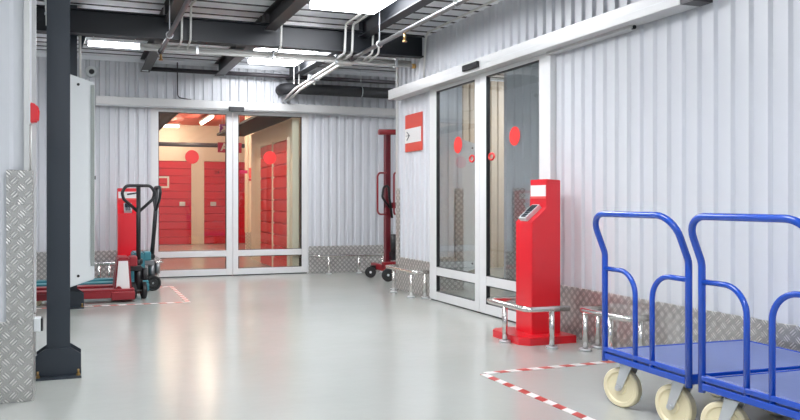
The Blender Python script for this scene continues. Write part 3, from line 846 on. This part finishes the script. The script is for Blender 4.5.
shutter('red slatted storage door at the far end of the corridor, right one', (3.40, 18.44, 0), 0, 1.06, 2.02, 0, -1)
shutter('red slatted storage door in the right corridor wall, farther one', (2.915, 12.0, 0), -PI / 2, .78, 1.96)
shutter('red slatted storage door in the right corridor wall, nearer one', (2.915, 11.1, 0), -PI / 2, .82, 1.96)
m = MB(); m.box(2.40, 2.918, 10.56, 13.9, 2.262, 2.30); tag(m.obj('soffit_panel', 'foam'), 'dark overhead panel along the right side of the corridor behind the back door', 'panel')
m = MB(); m.box(.905, 1.29, 10.56, 13.2, 2.262, 2.30); tag(m.obj('soffit_panel', 'foam'), 'dark overhead panel along the left side of the corridor behind the back door', 'panel')
m = MB(); m.tube([(-1, 17.2, 2.33), (5, 17.2, 2.33)], .05, 12); tag(m.obj('corridor_pipe', 'darkpipe'), 'dark pipe crossing the corridor above the far red doors', 'pipe')
for x, y, rz, L, lab in ((1.85, 11.5, PI / 2, 1.1, 'fill tube lamp added just inside the back door, hidden above its top rail'), (2.58, 16.2, PI / 2, 1.5, 'glowing tube lamp pointing towards the far red doors'), (1.95, 17.7, 0, .5, 'short glowing tube lamp lying across the far corridor'), (3.9, 14.4, 0, 1.2, 'hidden fill tube lamp added at the right of the corridor beyond its corner'), (1.2, 15.0, PI / 2, 1.2, 'hidden fill tube lamp added at the left of the corridor')):  # door tube and both side tubes are hidden, added to light the corridor
    t = thing('tube_lamp', lab, 'tube lamp', (x, y, 2.78), rz, 'corridor tube lamps')
    m = MB(); m.box(-L / 2, L / 2, -.05, .05, .03, .07); m.obj('housing', 'white', t)
    m = MB(); m.cyl((-L / 2 + .03, 0, .01), (L / 2 - .03, 0, .01), .03, 12); m.obj('tube', 'warmlamp', t)
    for s in (-.35, .35):
        m = MB(); m.cyl((s * L, 0, .07), (s * L, 0, .12), .005, 6); m.obj('hanger', 'zinc', t)
t = thing('hanging_sign', 'purple sign with white arrow hanging in the corridor', 'sign', (2.47, 14.0, 2.29))
m = MB(); m.box(0, .45, 0, .02, 0.02, .20); m.obj('panel', 'signpurple', t)
m = MB(); m.prism([(.04, .05), (.07, .04), (.12, .09), (.15, .05), (.16, .17), (.04, .17), (.08, .13), (.03, .08)], 'y', -.004, 0); m.obj('arrow', 'signwhite', t)
t = thing('hanging_sign', 'magenta sign with white letter A hanging in the corridor', 'sign', (2.44, 14.0, 1.94))
m = MB(); m.box(0, .45, 0, .02, 0.02, .21); m.obj('panel', 'signmag', t)
text_obj('A', .2, 'signwhite', 'letter', t, (.12, -.003, .115), (PI / 2, 0, 0))
for tt, z in ((0, 2.4),):
    for x in (2.52, 2.85):
        m = MB(); m.cyl((x, 14.01, 2.15), (x, 14.01, 2.31), .004, 6)
        m.cyl((x, 14.01, 2.49), (x, 14.01, 2.9), .004, 6)
        tag(m.obj('hanging_wire', 'zinc'), 'left wire holding the corridor signs' if x < 2.6 else 'right wire holding the corridor signs', 'wire')
t = thing('notice_board', 'small red and white notice on the far corrugated corridor wall', 'notice', (3.37, 15.58, 1.45))
m = MB(); m.box(0, .16, 0, .01, .08, .3); m.obj('paper', 'signpink', t)
m = MB(); m.box(0, .18, -.002, .01, .03, .07); m.obj('strip', 'signmag', t)

# ------------------------------------------------------------------ world, camera, view
w = bpy.data.worlds.new('daylight'); scene.world = w; w.use_nodes = True
bg = w.node_tree.nodes['Background']
bg.inputs['Color'].default_value = (0.86, 0.93, 1.0, 1); bg.inputs['Strength'].default_value = 0.58

cam = bpy.data.cameras.new('camera'); co = bpy.data.objects.new('camera', cam); COL.objects.link(co)
co.location = (0, 0, 1.05)
co.rotation_euler = (PI / 2, 0, -math.atan(260 / 749))
cam.sensor_fit = 'HORIZONTAL'; cam.sensor_width = 36; cam.lens = 749 / 800 * 36
cam.shift_x = 60 / 800; cam.shift_y = -9 / 800
cam.clip_start = 0.05
scene.camera = co
vs = scene.view_settings
vs.view_transform = 'Standard'; vs.look = 'None'; vs.gamma = 1; vs.use_curve_mapping = False
vs.exposure = 0.5
scene.cycles.sample_clamp_indirect = 2.5
scene.cycles.sample_clamp_direct = 12
scene.cycles.caustics_reflective = False
scene.cycles.blur_glossy = 0.6
